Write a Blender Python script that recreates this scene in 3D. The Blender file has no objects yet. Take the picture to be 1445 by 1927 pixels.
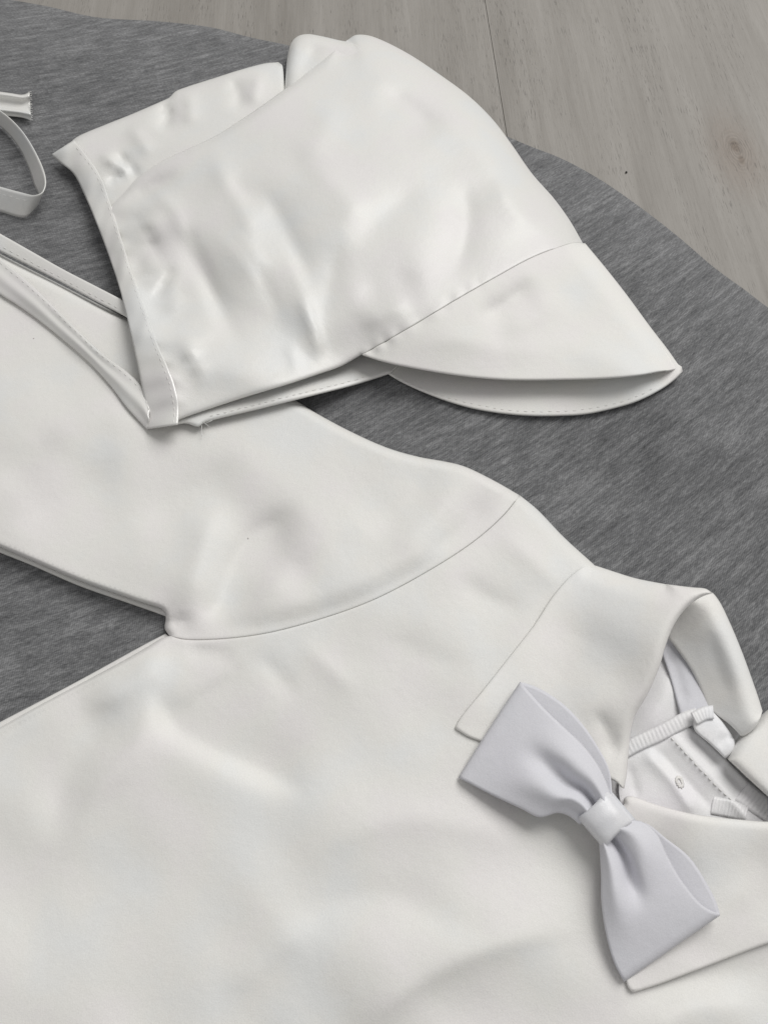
import bpy, math, random
import numpy as np
from mathutils import Vector, Matrix, geometry
random.seed(7); rng = np.random.RandomState(11)
scene = bpy.context.scene
col = scene.collection

# ------------------------------------------------------------------ camera
W0, H0 = 1445.0, 1927.0
FPX, DIST, PITCH = 1600.0, 0.30, math.radians(62)
cam_d = bpy.data.cameras.new('camera'); cam = bpy.data.objects.new('camera', cam_d); col.objects.link(cam)
cam_d.sensor_fit = 'VERTICAL'; cam_d.sensor_height = 24.0
cam_d.lens = 24.0 * FPX / H0
cam_d.clip_start = 0.01; cam_d.clip_end = 50
CP = np.array([0.0, -DIST*math.cos(PITCH), DIST*math.sin(PITCH)])
cam.location = CP; cam.rotation_euler = (math.pi/2 - PITCH, 0, 0)
scene.camera = cam
FW = np.array([0.0, math.cos(PITCH), -math.sin(PITCH)])
UP = np.array([0.0, math.sin(PITCH), math.cos(PITCH)])
RT = np.array([1.0, 0.0, 0.0])

# ------------------------------------------------------------------ light: one big soft lamp high up beyond the top edge, soft room light
world = bpy.data.worlds.new("World"); scene.world = world; world.use_nodes = True
bg = world.node_tree.nodes['Background']
bg.inputs['Color'].default_value = (1.0, 0.99, 0.985, 1); bg.inputs['Strength'].default_value = 0.34
def area(name, loc, target, size, sy, power, colr):
    d = bpy.data.lights.new(name, 'AREA'); d.shape = 'RECTANGLE'; d.size = size; d.size_y = sy
    d.energy = power; d.color = colr
    o = bpy.data.objects.new(name, d); col.objects.link(o); o.location = loc
    o.rotation_euler = (Vector(target) - Vector(loc)).to_track_quat('-Z', 'Y').to_euler()
    return o
area('window_light', (1.2, 1.55, 2.25), (0, 0, 0), 1.9, 1.9, 63, (1.0, 0.988, 0.968))
scene.view_settings.view_transform = 'Standard'; scene.view_settings.look = 'None'
scene.view_settings.exposure = 0.12; scene.view_settings.gamma = 1

# ------------------------------------------------------------------ helpers
def P(px, py, zmm):
    """points on the rays of the photo's pixels at height z (mm); arrays in, (n,3) metres out"""
    px = np.atleast_1d(np.asarray(px, float)); py = np.atleast_1d(np.asarray(py, float))
    z = np.broadcast_to(np.asarray(zmm, float)*0.001, px.shape)
    d = FW[None] + ((px - W0/2)/FPX)[:, None]*RT[None] - ((py - H0/2)/FPX)[:, None]*UP[None]
    t = (z - CP[2]) / d[:, 2]
    return CP[None] + d*t[:, None]

def sm(a, b, x):
    t = np.clip((x - a)/(b - a), 0, 1); return t*t*(3 - 2*t)

def spline(pts, step=5.0, closed=False):
    p = np.array(pts, float); dim = p.shape[1]
    if len(p) == 2:
        n = max(1, int(np.hypot(*(p[1]-p[0])[:2])/step)); t = np.linspace(0, 1, n+1)[:, None]
        return p[0]*(1-t) + p[1]*t
    q = np.vstack([2*p[0]-p[1], p, 2*p[-1]-p[-2]])
    out = []
    for i in range(1, len(q)-2):
        a, b, c, d = q[i-1], q[i], q[i+1], q[i+2]
        # centripetal parametrisation keeps uneven points from looping
        k = [max(1e-6, np.linalg.norm(v)**0.5) for v in (b-a, c-b, d-c)]
        t0, t1, t2, t3 = 0, k[0], k[0]+k[1], sum(k)
        n = max(1, int(np.hypot(*(c-b)[:2])/step))
        for t in t1 + (t2-t1)*np.arange(n)/n:
            A1 = (t1-t)/(t1-t0)*a + (t-t0)/(t1-t0)*b; A2 = (t2-t)/(t2-t1)*b + (t-t1)/(t2-t1)*c
            A3 = (t3-t)/(t3-t2)*c + (t-t2)/(t3-t2)*d
            B1 = (t2-t)/(t2-t0)*A1 + (t-t0)/(t2-t0)*A2; B2 = (t3-t)/(t3-t1)*A2 + (t-t1)/(t3-t1)*A3
            out.append((t2-t)/(t2-t1)*B1 + (t-t1)/(t2-t1)*B2)
    out.append(q[-2]); return np.array(out)

def resample(pts, n):
    s = spline(pts, 3.0); L = np.r_[0, np.cumsum(np.linalg.norm(np.diff(s, axis=0), axis=1))]
    t = np.linspace(0, L[-1], n); return np.stack([np.interp(t, L, s[:, k]) for k in range(s.shape[1])], 1)

def dist(X, Y, poly):
    a, b = poly[:-1], poly[1:]; out = np.full(X.shape, 1e9)
    for i in range(len(a)):
        v = b[i]-a[i]; L = v@v + 1e-9
        t = np.clip(((X-a[i, 0])*v[0] + (Y-a[i, 1])*v[1])/L, 0, 1)
        out = np.minimum(out, (X-a[i, 0]-t*v[0])**2 + (Y-a[i, 1]-t*v[1])**2)
    return np.sqrt(out)

def inside(X, Y, poly):
    r = np.zeros(X.shape, bool); n = len(poly)
    for i in range(n):
        x0, y0 = poly[i]; x1, y1 = poly[(i+1) % n]
        if y0 == y1: continue
        c = ((y0 > Y) != (y1 > Y)) & (X < (x1-x0)*(Y-y0)/(y1-y0) + x0); r ^= c
    return r

def fold(X, Y, line, A, w, w2=None, e=0.35):
    """a soft crease along a polyline: A mm high, w px wide on its left, w2 on its right, dying out at the ends"""
    l = spline(line, 12.0); w2 = w2 or w
    best = np.full(X.shape, 1e9); par = np.zeros(X.shape); side = np.zeros(X.shape)
    Ls = np.r_[0, np.cumsum(np.linalg.norm(np.diff(l, axis=0), axis=1))]
    for i in range(len(l)-1):
        v = l[i+1]-l[i]; L = v@v + 1e-9
        t = np.clip(((X-l[i, 0])*v[0] + (Y-l[i, 1])*v[1])/L, 0, 1)
        dx, dy = X-l[i, 0]-t*v[0], Y-l[i, 1]-t*v[1]; d2 = dx*dx+dy*dy
        m = d2 < best; best = np.where(m, d2, best)
        par = np.where(m, (Ls[i] + t*(Ls[i+1]-Ls[i]))/Ls[-1], par)
        side = np.where(m, v[0]*dy - v[1]*dx, side)
    ww = np.where(side < 0, w, w2)
    taper = sm(-0.01, e, par)*sm(1.01, 1-e, par)
    return A*1.25*np.exp(-np.sqrt(2.2*best/ww**2 + 0.16) + 0.4)*0.94*taper

_ph = rng.rand(40, 3)
def lump(X, Y, wl, seed=0):
    """gentle irregular undulation, wavelength wl px, about -1..1"""
    o = 0
    for k in range(6):
        a = _ph[(seed*6+k) % 40]; th = a[0]*6.283; f = 6.283/(wl*(0.7+0.8*a[1]))
        o = o + np.sin((X*math.cos(th)+Y*math.sin(th))*f + a[2]*6.283 + 0.8*np.sin((X*math.sin(th)-Y*math.cos(th))*f*0.6+a[1]*9))
    return o/3.2

ROOT = {}
def thing(name, label, cat, px, py, zmm, group=None):
    o = bpy.data.objects.new(name, None); col.objects.link(o); o.empty_display_size = 0.02
    o.location = P(px, py, zmm)[0]; o['label'] = label; o['category'] = cat
    if group: o['group'] = group
    return o
def gloc(p):
    v = Vector((0, 0, 0))
    while p is not None: v = v + p.location; p = p.parent
    return np.array(v)
def mesh_obj(name, V, F, mat, parent=None, uv=None, smooth=True, kind=None):
    me = bpy.data.meshes.new(name)
    V = np.asarray(V, float) - gloc(parent)
    me.from_pydata(V.tolist(), [], F); me.update()
    if smooth: me.polygons.foreach_set('use_smooth', [True]*len(me.polygons))
    if uv is not None:
        lay = me.uv_layers.new(name='UVMap'); li = np.zeros(len(me.loops), int)
        me.loops.foreach_get('vertex_index', li); lay.data.foreach_set('uv', np.asarray(uv)[li].ravel())
    o = bpy.data.objects.new(name, me); col.objects.link(o); o.data.materials.append(mat)
    if parent: o.parent = parent
    if kind: o['kind'] = kind
    return o

def sheet(name, pieces, zf, mat, parent=None, s=14, thick=0.8, uvf=None, rings=(1.2, 2.6, 4.5, 7, 10, 14, 19), step=5.0):
    """cloth panel: pieces = [(points, drop mm, radius px)] round the outline; zf(X,Y) = its height in mm"""
    out = []; segs = []
    for pts, drop, r in pieces:
        q = spline(pts, step); segs.append((q, drop, r)); out.append(q[:-1])
    poly = np.vstack(out)
    area2 = np.sum(poly[:, 0]*np.roll(poly[:, 1], -1) - np.roll(poly[:, 0], -1)*poly[:, 1])
    tang = np.roll(poly, -1, 0) - np.roll(poly, 1, 0); tang /= np.linalg.norm(tang, axis=1)[:, None]+1e-9
    nrm = np.stack([-tang[:, 1], tang[:, 0]], 1)*(1 if area2 > 0 else -1)
    closed = np.vstack([poly, poly[:1]])
    x0, y0 = poly.min(0); x1, y1 = poly.max(0)
    gx, gy = np.meshgrid(np.arange(x0, x1, s), np.arange(y0, y1, s*0.866))
    gx = gx + (np.arange(gx.shape[0]) % 2)[:, None]*s*0.5
    gx, gy = gx.ravel(), gy.ravel(); m = inside(gx, gy, poly); gx, gy = gx[m], gy[m]
    m = dist(gx, gy, closed) > max(rings[-1] + s*0.4 if rings else s*0.5, s*0.5); pts = [poly, np.stack([gx[m], gy[m]], 1)]
    for k, rr in enumerate(rings):
        q = poly + nrm*rr; q = q[(k % 2)::(1 if rr < 8 else 2)]
        mm = inside(q[:, 0], q[:, 1], poly); q = q[mm]
        q = q[dist(q[:, 0], q[:, 1], closed) > rr*0.93]; pts.append(q)
    allp = np.vstack(pts); nb = len(poly)
    res = geometry.delaunay_2d_cdt([Vector(p) for p in allp.tolist()], [(i, (i+1) % nb) for i in range(nb)], [], 1, 1e-4)
    V2 = np.array([tuple(v) for v in res[0]]); F = [tuple(f) for f in res[2]]
    X, Y = V2[:, 0], V2[:, 1]
    z = zf(X, Y); dr = np.zeros(X.shape)
    for q, drop, r in segs:
        if drop:
            u = np.clip(dist(X, Y, q)/r, 0, 1); dr = np.maximum(dr, drop*(1-np.sqrt(1-(1-u)**2))) if drop > 0 else np.minimum(dr, drop*(1-np.sqrt(1-(1-u)**2)))
    z = z - dr
    V = P(X, Y, z)
    # face winding: upward
    a, b, c = V[F[0][0]], V[F[0][1]], V[F[0][2]]
    nz = sum(np.cross(V[f[1]]-V[f[0]], V[f[2]]-V[f[0]])[2] for f in F[:200])
    if nz < 0: F = [f[::-1] for f in F]
    uv = uvf(X, Y) if uvf else V[:, :2]
    o = mesh_obj(name, V, F, mat, parent, uv)
    if thick:
        md = o.modifiers.new('cloth_thickness', 'SOLIDIFY'); md.thickness = thick*0.001; md.offset = -1
    return o

def strip(name, A, B, mat, parent, n=60, m=8, thick=0.5, prof=None):
    """band lofted between two edges given as (px, py, z mm); prof(s,t) adds mm"""
    a, b = resample(A, n), resample(B, n)
    s, t = np.meshgrid(np.linspace(0, 1, n), np.linspace(0, 1, m), indexing='ij')
    Q = a[:, None]*(1-t[..., None]) + b[:, None]*t[..., None]
    z = Q[..., 2] + (prof(s, t) if prof else 0)
    V = P(Q[..., 0].ravel(), Q[..., 1].ravel(), z.ravel())
    F = [(i*m+j, i*m+j+1, (i+1)*m+j+1, (i+1)*m+j) for i in range(n-1) for j in range(m-1)]
    nz = sum(np.cross(V[f[1]]-V[f[0]], V[f[2]]-V[f[0]])[2] for f in F)
    if nz < 0: F = [f[::-1] for f in F]
    o = mesh_obj(name, V, F, mat, parent, np.stack([s.ravel(), t.ravel()], 1))
    if thick:
        md = o.modifiers.new('cloth_thickness', 'SOLIDIFY'); md.thickness = thick*0.001; md.offset = -1
    return o

def tube_data(C, r, k=6, closed_ends=True):
    C = np.asarray(C, float); n = len(C)
    T = np.gradient(C, axis=0); T /= np.linalg.norm(T, axis=1)[:, None]+1e-12
    ref = np.array([0, 0, 1.0]); V = []; r = np.broadcast_to(r, (n,))
    for i in range(n):
        a = np.cross(T[i], ref); a /= np.linalg.norm(a)+1e-9; b = np.cross(a, T[i])
        for j in range(k):
            th = 2*math.pi*j/k; V.append(C[i] + r[i]*(a*math.cos(th)+b*math.sin(th)))
    F = [(i*k+j, i*k+(j+1) % k, (i+1)*k+(j+1) % k, (i+1)*k+j) for i in range(n-1) for j in range(k)]
    if closed_ends: F += [tuple(range(k))[::-1], tuple((n-1)*k+j for j in range(k))]
    return V, F
def tube(name, pts, r_mm, mat, parent, k=8, kind=None):
    s = spline(pts, 4.0); V, F = tube_data(P(s[:, 0], s[:, 1], s[:, 2]), r_mm*0.001, k)
    return mesh_obj(name, V, F, mat, parent, kind=kind)

def stitches(name, line, zf, mat, parent, L=11, gap=4, r=0.16, jit=0.6):
    """a row of sewn stitches sunk half into the cloth, joined into one part"""
    s = spline(line, 1.0); D = np.r_[0, np.cumsum(np.linalg.norm(np.diff(s[:, :2], axis=0), axis=1))]
    V, F = [], []; t = 0
    while t+L < D[-1]:
        l = L*random.uniform(0.8, 1.1); tt = np.linspace(t, min(t+l, D[-1]), 5)
        x = np.interp(tt, D, s[:, 0]) + random.uniform(-jit, jit); y = np.interp(tt, D, s[:, 1]) + random.uniform(-jit, jit)
        z = (zf(x, y) if callable(zf) else np.interp(tt, D, s[:, 2])) + np.array([-0.16, 0.0, 0.05, 0.0, -0.16])
        v, f = tube_data(P(x, y, z), np.array([0.5, 1, 1, 1, 0.5])*r*0.001, 5)
        o = len(V); V += v; F += [tuple(i+o for i in q) for q in f]; t += l+gap
    return mesh_obj(name, V, F, mat, parent, kind='stuff')

# ------------------------------------------------------------------ materials
def newmat(name):
    m = bpy.data.materials.new(name); m.use_nodes = True; nt = m.node_tree
    return m, nt, nt.nodes['Principled BSDF'], nt.links
def N(nt, t, **k):
    n = nt.nodes.new(t)
    for a, v in k.items(): setattr(n, a, v)
    return n
def cloth(name, c, rough=0.5, spec=0.35, sheen=0.15, bump=0.22, aniso=0.0, weave=2600, tint=0.016, lint=0.0, crump=5.0):
    m, nt, b, L = newmat(name)
    tc = N(nt, 'ShaderNodeTexCoord')
    n1 = N(nt, 'ShaderNodeTexNoise'); n1.inputs['Scale'].default_value = weave; n1.inputs['Detail'].default_value = 2
    n2 = N(nt, 'ShaderNodeTexNoise'); n2.inputs['Scale'].default_value = 38; n2.inputs['Detail'].default_value = 3
    n3 = N(nt, 'ShaderNodeTexNoise'); n3.inputs['Scale'].default_value = 420; n3.inputs['Detail'].default_value = 3
    for n in (n1, n2, n3): L.new(tc.outputs['Object'], n.inputs['Vector'])
    n4 = N(nt, 'ShaderNodeTexNoise'); n4.inputs['Scale'].default_value = 130; n4.inputs['Detail'].default_value = 4; L.new(tc.outputs['Object'], n4.inputs['Vector'])
    rp = N(nt, 'ShaderNodeValToRGB'); e = rp.color_ramp.elements      # faint random mottling of the base colour, cooler and warmer patches
    e[0].position = 0.34; e[1].position = 0.66
    e[0].color = (c[0]*(1-tint*1.3), c[1]*(1-tint*0.2), c[2]*(1+tint*0.4), 1); e[1].color = (c[0], c[1]*(1-tint), c[2]*(1-tint*0.5), 1)
    k = e.new(0.5); k.color = (c[0], c[1], c[2]*(1-tint), 1)
    L.new(n2.outputs['Fac'], rp.inputs['Fac'])
    mx = N(nt, 'ShaderNodeMix', data_type='RGBA', blend_type='MULTIPLY'); mx.inputs['Factor'].default_value = 1
    r2 = N(nt, 'ShaderNodeMapRange'); r2.inputs[1].default_value = 0.3; r2.inputs[2].default_value = 0.7
    r2.inputs[3].default_value = 0.93; r2.inputs[4].default_value = 1.0
    L.new(n1.outputs['Fac'], r2.inputs[0]); L.new(rp.outputs['Color'], mx.inputs[6]); L.new(r2.outputs[0], mx.inputs[7])
    vo = N(nt, 'ShaderNodeTexVoronoi'); vo.inputs['Scale'].default_value = 70; L.new(tc.outputs['Object'], vo.inputs['Vector'])   # a rare speck of lint
    sc_ = N(nt, 'ShaderNodeSeparateColor'); L.new(vo.outputs['Color'], sc_.inputs[0])
    g1 = N(nt, 'ShaderNodeMath', operation='LESS_THAN'); L.new(vo.outputs['Distance'], g1.inputs[0]); g1.inputs[1].default_value = 0.022
    g2 = N(nt, 'ShaderNodeMath', operation='GREATER_THAN'); L.new(sc_.outputs[0], g2.inputs[0]); g2.inputs[1].default_value = 0.62
    g3 = N(nt, 'ShaderNodeMath', operation='MULTIPLY'); L.new(g1.outputs[0], g3.inputs[0]); L.new(g2.outputs[0], g3.inputs[1])
    g4 = N(nt, 'ShaderNodeMath', operation='MULTIPLY'); L.new(g3.outputs[0], g4.inputs[0]); g4.inputs[1].default_value = lint
    ml = N(nt, 'ShaderNodeMix', data_type='RGBA', blend_type='MULTIPLY'); L.new(g4.outputs[0], ml.inputs['Factor']); L.new(mx.outputs[2], ml.inputs[6]); ml.inputs[7].default_value = (0.45, 0.42, 0.42, 1)
    L.new(ml.outputs[2], b.inputs['Base Color'])
    ad = N(nt, 'ShaderNodeMath', operation='MULTIPLY_ADD'); L.new(n3.outputs['Fac'], ad.inputs[0]); ad.inputs[1].default_value = 1.6
    L.new(n1.outputs['Fac'], ad.inputs[2])
    ad2 = N(nt, 'ShaderNodeMath', operation='MULTIPLY_ADD'); L.new(n4.outputs['Fac'], ad2.inputs[0]); ad2.inputs[1].default_value = crump
    L.new(ad.outputs[0], ad2.inputs[2])
    bp = N(nt, 'ShaderNodeBump'); bp.inputs['Strength'].default_value = bump; bp.inputs['Distance'].default_value = 0.0002
    L.new(ad2.outputs[0], bp.inputs['Height']); L.new(bp.outputs['Normal'], b.inputs['Normal'])
    b.inputs['Roughness'].default_value = rough; b.inputs['Specular IOR Level'].default_value = spec
    b.inputs['Sheen Weight'].default_value = sheen; b.inputs['Sheen Roughness'].default_value = 0.4
    b.inputs['Anisotropic'].default_value = aniso
    return m
M_SHIRT = cloth('white_sateen', (0.795, 0.787, 0.767), 0.52, 0.28, 0.1, lint=0.8)
M_HAT = cloth('white_duchess_satin', (0.78, 0.774, 0.756), 0.40, 0.52, 0.05, crump=3.5)
M_BRIM = cloth('white_brim_satin', (0.83, 0.822, 0.80), 0.6, 0.2, 0.15)
M_BIND = cloth('glossy_satin_binding', (0.78, 0.774, 0.756), 0.26, 1.0, 0.0, aniso=0.5, bump=0.10)
M_COLLAR = cloth('white_collar_cloth', (0.84, 0.828, 0.808), 0.6, 0.2, 0.15, lint=0.8)
M_BOW = cloth('cool_white_bow_cloth', (0.695, 0.695, 0.735), 0.58, 0.22, 0.15, tint=0.005)
M_BAND = cloth('glossy_bow_band', (0.74, 0.74, 0.77), 0.33, 0.6, 0.0, aniso=0.5)
M_LINE = cloth('cool_white_lining', (0.85, 0.845, 0.86), 0.45, 0.35, 0.1)
M_THREAD = cloth('white_thread', (0.80, 0.79, 0.77), 0.6, 0.3, 0.2)

def jersey():
    m, nt, b, L = newmat('grey_marl_jersey')
    tc = N(nt, 'ShaderNodeTexCoord')
    def noise(sx, sy, detail, seed):
        mp = N(nt, 'ShaderNodeMapping'); mp.inputs['Scale'].default_value = (sx, sy, 1); mp.inputs['Location'].default_value = (seed, seed*1.7, 0)
        n = N(nt, 'ShaderNodeTexNoise'); n.inputs['Scale'].default_value = 1; n.inputs['Detail'].default_value = detail; n.inputs['Roughness'].default_value = 0.72
        L.new(tc.outputs['UV'], mp.inputs['Vector']); L.new(mp.outputs[0], n.inputs['Vector']); return n
    a = noise(80, 420, 6, 3); c = noise(520, 1900, 6, 9); d = noise(30, 55, 3, 5); f = noise(170, 1100, 4, 21)
    rp = N(nt, 'ShaderNodeValToRGB'); e = rp.color_ramp.elements
    e[0].position = 0.38; e[0].color = (0.068, 0.069, 0.072, 1); e[1].position = 0.62; e[1].color = (0.30, 0.302, 0.307, 1)
    k = e.new(0.5); k.color = (0.157, 0.159, 0.163, 1)
    s1 = N(nt, 'ShaderNodeMath', operation='MULTIPLY_ADD'); L.new(c.outputs['Fac'], s1.inputs[0]); s1.inputs[1].default_value = 0.45
    s2 = N(nt, 'ShaderNodeMath', operation='MULTIPLY'); L.new(a.outputs['Fac'], s2.inputs[0]); s2.inputs[1].default_value = 0.4
    L.new(s2.outputs[0], s1.inputs[2])
    s3 = N(nt, 'ShaderNodeMath', operation='MULTIPLY_ADD'); L.new(d.outputs['Fac'], s3.inputs[0]); s3.inputs[1].default_value = 0.15
    L.new(s1.outputs[0], s3.inputs[2]); L.new(s3.outputs[0], rp.inputs['Fac'])
    # sparse dark fibres
    r2 = N(nt, 'ShaderNodeMapRange'); r2.inputs[1].default_value = 0.64; r2.inputs[2].default_value = 0.74; r2.inputs[3].default_value = 1; r2.inputs[4].default_value = 0.55
    L.new(f.outputs['Fac'], r2.inputs[0])
    mx = N(nt, 'ShaderNodeMix', data_type='RGBA', blend_type='MULTIPLY'); mx.inputs['Factor'].default_value = 1
    L.new(rp.outputs['Color'], mx.inputs[6]); L.new(r2.outputs[0], mx.inputs[7]); L.new(mx.outputs[2], b.inputs['Base Color'])
    mp = N(nt, 'ShaderNodeMapping'); mp.inputs['Rotation'].default_value = (0, 0, 0.25); L.new(tc.outputs['UV'], mp.inputs['Vector'])
    wv = N(nt, 'ShaderNodeTexWave'); wv.inputs['Scale'].default_value = 400; wv.inputs['Distortion'].default_value = 1.2; wv.inputs['Detail'].default_value = 1; L.new(mp.outputs[0], wv.inputs['Vector'])
    r3 = N(nt, 'ShaderNodeMapRange'); r3.inputs[3].default_value = 0.86; r3.inputs[4].default_value = 1.1; L.new(wv.outputs['Fac'], r3.inputs[0])
    m5 = N(nt, 'ShaderNodeMix', data_type='RGBA', blend_type='MULTIPLY'); m5.inputs['Factor'].default_value = 1; L.new(mx.outputs[2], m5.inputs[6]); L.new(r3.outputs[0], m5.inputs[7]); L.new(m5.outputs[2], b.inputs['Base Color'])
    bp = N(nt, 'ShaderNodeBump'); bp.inputs['Strength'].default_value = 0.5; bp.inputs['Distance'].default_value = 0.0003
    L.new(c.outputs['Fac'], bp.inputs['Height']); L.new(bp.outputs['Normal'], b.inputs['Normal'])
    b.inputs['Roughness'].default_value = 0.9; b.inputs['Specular IOR Level'].default_value = 0.15
    b.inputs['Sheen Weight'].default_value = 0.08
    return m
M_JERSEY = jersey()

# ------------------------------------------------------------------ floor
FLOOR = -17.0
j0, j1 = P([912, 947], [0, 215], FLOOR)
gdir = (j0-j1)[:2]; gdir /= np.linalg.norm(gdir); gang = math.atan2(gdir[1], gdir[0]) - math.pi/2
knot = P(1386, 283, FLOOR)[0]
def rot_local(p):
    c, s = math.cos(-gang), math.sin(-gang); v = np.array(p[:2])-j0[:2]
    return np.array([c*v[0]-s*v[1], s*v[0]+c*v[1]])
kl = rot_local(knot)
def wood():
    m, nt, b, L = newmat('pale_washed_oak')
    def MA(op, x, y=None, z=None):
        n = N(nt, 'ShaderNodeMath', operation=op)
        for i, v in enumerate((x, y, z)):
            if v is None: continue
            if isinstance(v, (int, float)): n.inputs[i].default_value = v
            else: L.new(v, n.inputs[i])
        return n.outputs[0]
    tc = N(nt, 'ShaderNodeTexCoord'); oi = N(nt, 'ShaderNodeObjectInfo')
    sp = N(nt, 'ShaderNodeSeparateXYZ'); L.new(tc.outputs['Object'], sp.inputs[0])
    at = N(nt, 'ShaderNodeAttribute', attribute_type='OBJECT', attribute_name='strip_offset')
    x = MA('ADD', sp.outputs[0], at.outputs['Fac']); y = sp.outputs[1]
    dx = MA('SUBTRACT', x, float(kl[0])); dy = MA('MULTIPLY', MA('SUBTRACT', y, float(kl[1])), 0.45)
    r2 = MA('ADD', MA('MULTIPLY', dx, dx), MA('MULTIPLY', dy, dy))
    R2 = 0.0042**2
    fac = MA('SUBTRACT', 1.0, MA('DIVIDE', R2, MA('ADD', r2, R2*0.35)))
    xs = MA('ADD', MA('MULTIPLY', dx, fac), MA('MULTIPLY', at.outputs['Fac'], 3.1))
    def noise(sx, sy, detail, seed, rough=0.55):
        cb = N(nt, 'ShaderNodeCombineXYZ'); L.new(MA('MULTIPLY', xs, sx), cb.inputs[0]); L.new(MA('MULTIPLY', y, sy), cb.inputs[1]); cb.inputs[2].default_value = seed
        n = N(nt, 'ShaderNodeTexNoise'); n.inputs['Scale'].default_value = 1; n.inputs['Detail'].default_value = detail; n.inputs['Roughness'].default_value = rough
        L.new(cb.outputs[0], n.inputs['Vector']); return n.outputs['Fac']
    big = noise(55, 5, 3, 1.0); mid = noise(330, 14, 4, 4.0); fine = noise(1500, 45, 3, 8.0); pore = noise(2200, 120, 2, 12.0); dash = noise(1900, 170, 2, 17.0); speck = noise(1600, 900, 3, 23.0)
    v = MA('ADD', MA('MULTIPLY', big, 0.45), MA('ADD', MA('MULTIPLY', mid, 0.28), MA('ADD', MA('MULTIPLY', fine, 0.17), MA('MULTIPLY', speck, 0.10))))
    rp = N(nt, 'ShaderNodeValToRGB'); e = rp.color_ramp.elements
    e[0].position = 0.36; e[0].color = (0.235, 0.219, 0.197, 1); e[1].position = 0.64; e[1].color = (0.335, 0.317, 0.292, 1)
    L.new(v, rp.inputs['Fac'])
    mr = N(nt, 'ShaderNodeMapRange'); L.new(pore, mr.inputs[0]); mr.inputs[1].default_value = 0.58; mr.inputs[2].default_value = 0.66; mr.inputs[3].default_value = 1.0; mr.inputs[4].default_value = 0.6
    gate = noise(70, 9, 2, 30.0); mg = N(nt, 'ShaderNodeMapRange'); L.new(gate, mg.inputs[0]); mg.inputs[1].default_value = 0.46; mg.inputs[2].default_value = 0.60; mg.inputs[3].default_value = 0.15; mg.inputs[4].default_value = 1.0
    m1 = N(nt, 'ShaderNodeMix', data_type='RGBA', blend_type='MULTIPLY'); L.new(mg.outputs[0], m1.inputs['Factor']); L.new(rp.outputs['Color'], m1.inputs[6]); L.new(mr.outputs[0], m1.inputs[7])
    md = N(nt, 'ShaderNodeMapRange'); L.new(dash, md.inputs[0]); md.inputs[1].default_value = 0.70; md.inputs[2].default_value = 0.75; md.inputs[3].default_value = 1.0; md.inputs[4].default_value = 0.5
    m2 = N(nt, 'ShaderNodeMix', data_type='RGBA', blend_type='MULTIPLY'); m2.inputs['Factor'].default_value = 1; L.new(m1.outputs[2], m2.inputs[6]); L.new(md.outputs[0], m2.inputs[7])
    # knot: brownish halo and dark core
    kd = MA('SQRT', r2)
    def blob(ox, oy, rad, soft):
        ddx = MA('SUBTRACT', dx, ox); ddy = MA('SUBTRACT', dy, oy)
        wob = MA('MULTIPLY', MA('SUBTRACT', noise(800, 300, 3, 40.0), 0.5), rad*1.1)
        d = MA('ADD', MA('SQRT', MA('ADD', MA('MULTIPLY', ddx, ddx), MA('MULTIPLY', ddy, ddy))), wob)
        q = N(nt, 'ShaderNodeMapRange', interpolation_type='SMOOTHSTEP'); L.new(d, q.inputs[0]); q.inputs[1].default_value = rad*(1-soft); q.inputs[2].default_value = rad*(1+soft); q.inputs[3].default_value = 1; q.inputs[4].default_value = 0
        return q.outputs[0]
    m3 = N(nt, 'ShaderNodeMix', data_type='RGBA', blend_type='MULTIPLY'); L.new(MA('MULTIPLY', blob(-0.001, -0.001, 0.011, 0.9), 0.75), m3.inputs['Factor']); L.new(m2.outputs[2], m3.inputs[6]); m3.inputs[7].default_value = (0.86, 0.77, 0.71, 1)
    core = MA('MAXIMUM', blob(-0.0003, 0.0016, 0.0022, 0.5), MA('MULTIPLY', blob(0.0006, -0.0030, 0.0014, 0.6), 0.9))
    m4 = N(nt, 'ShaderNodeMix', data_type='RGBA', blend_type='MULTIPLY'); L.new(MA('MULTIPLY', core, 0.75), m4.inputs['Factor']); L.new(m3.outputs[2], m4.inputs[6]); m4.inputs[7].default_value = (0.62, 0.55, 0.48, 1)
    rw = MA('SINE', MA('ADD', MA('MULTIPLY', kd, 5200.0), MA('MULTIPLY', noise(500, 200, 3, 50.0), 9.0)))
    rg = N(nt, 'ShaderNodeMapRange'); L.new(rw, rg.inputs[0]); rg.inputs[1].default_value = -1; rg.inputs[3].default_value = 0.84; rg.inputs[4].default_value = 1.06
    m6 = N(nt, 'ShaderNodeMix', data_type='RGBA', blend_type='MULTIPLY'); L.new(blob(0, 0, 0.0055, 0.7), m6.inputs['Factor']); L.new(m4.outputs[2], m6.inputs[6]); L.new(rg.outputs[0], m6.inputs[7])
    L.new(m6.outputs[2], b.inputs['Base Color'])
    bp = N(nt, 'ShaderNodeBump'); bp.inputs['Strength'].default_value = 0.25; bp.inputs['Distance'].default_value = 0.0003
    L.new(MA('ADD', fine, MA('MULTIPLY', mr.outputs[0], 0.8)), bp.inputs['Height']); L.new(bp.outputs['Normal'], b.inputs['Normal'])
    b.inputs['Roughness'].default_value = 0.55; b.inputs['Specular IOR Level'].default_value = 0.3
    return m
M_WOOD = wood()
m_gap, _, b_, _ = newmat('dark_joint'); b_.inputs['Base Color'].default_value = (0.08, 0.07, 0.06, 1); b_.inputs['Roughness'].default_value = 0.9
floor = bpy.data.objects.new('floor', None); col.objects.link(floor); floor['kind'] = 'structure'
floor['label'] = 'pale grey washed wood plank floor'
floor.location = (j0[0], j0[1], FLOOR*0.001); floor.rotation_euler = (0, 0, gang)
PW, PL, TH, BV = 0.272, 2.4, 0.008, 0.00018
hw = PW/2 - 0.00007
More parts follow.
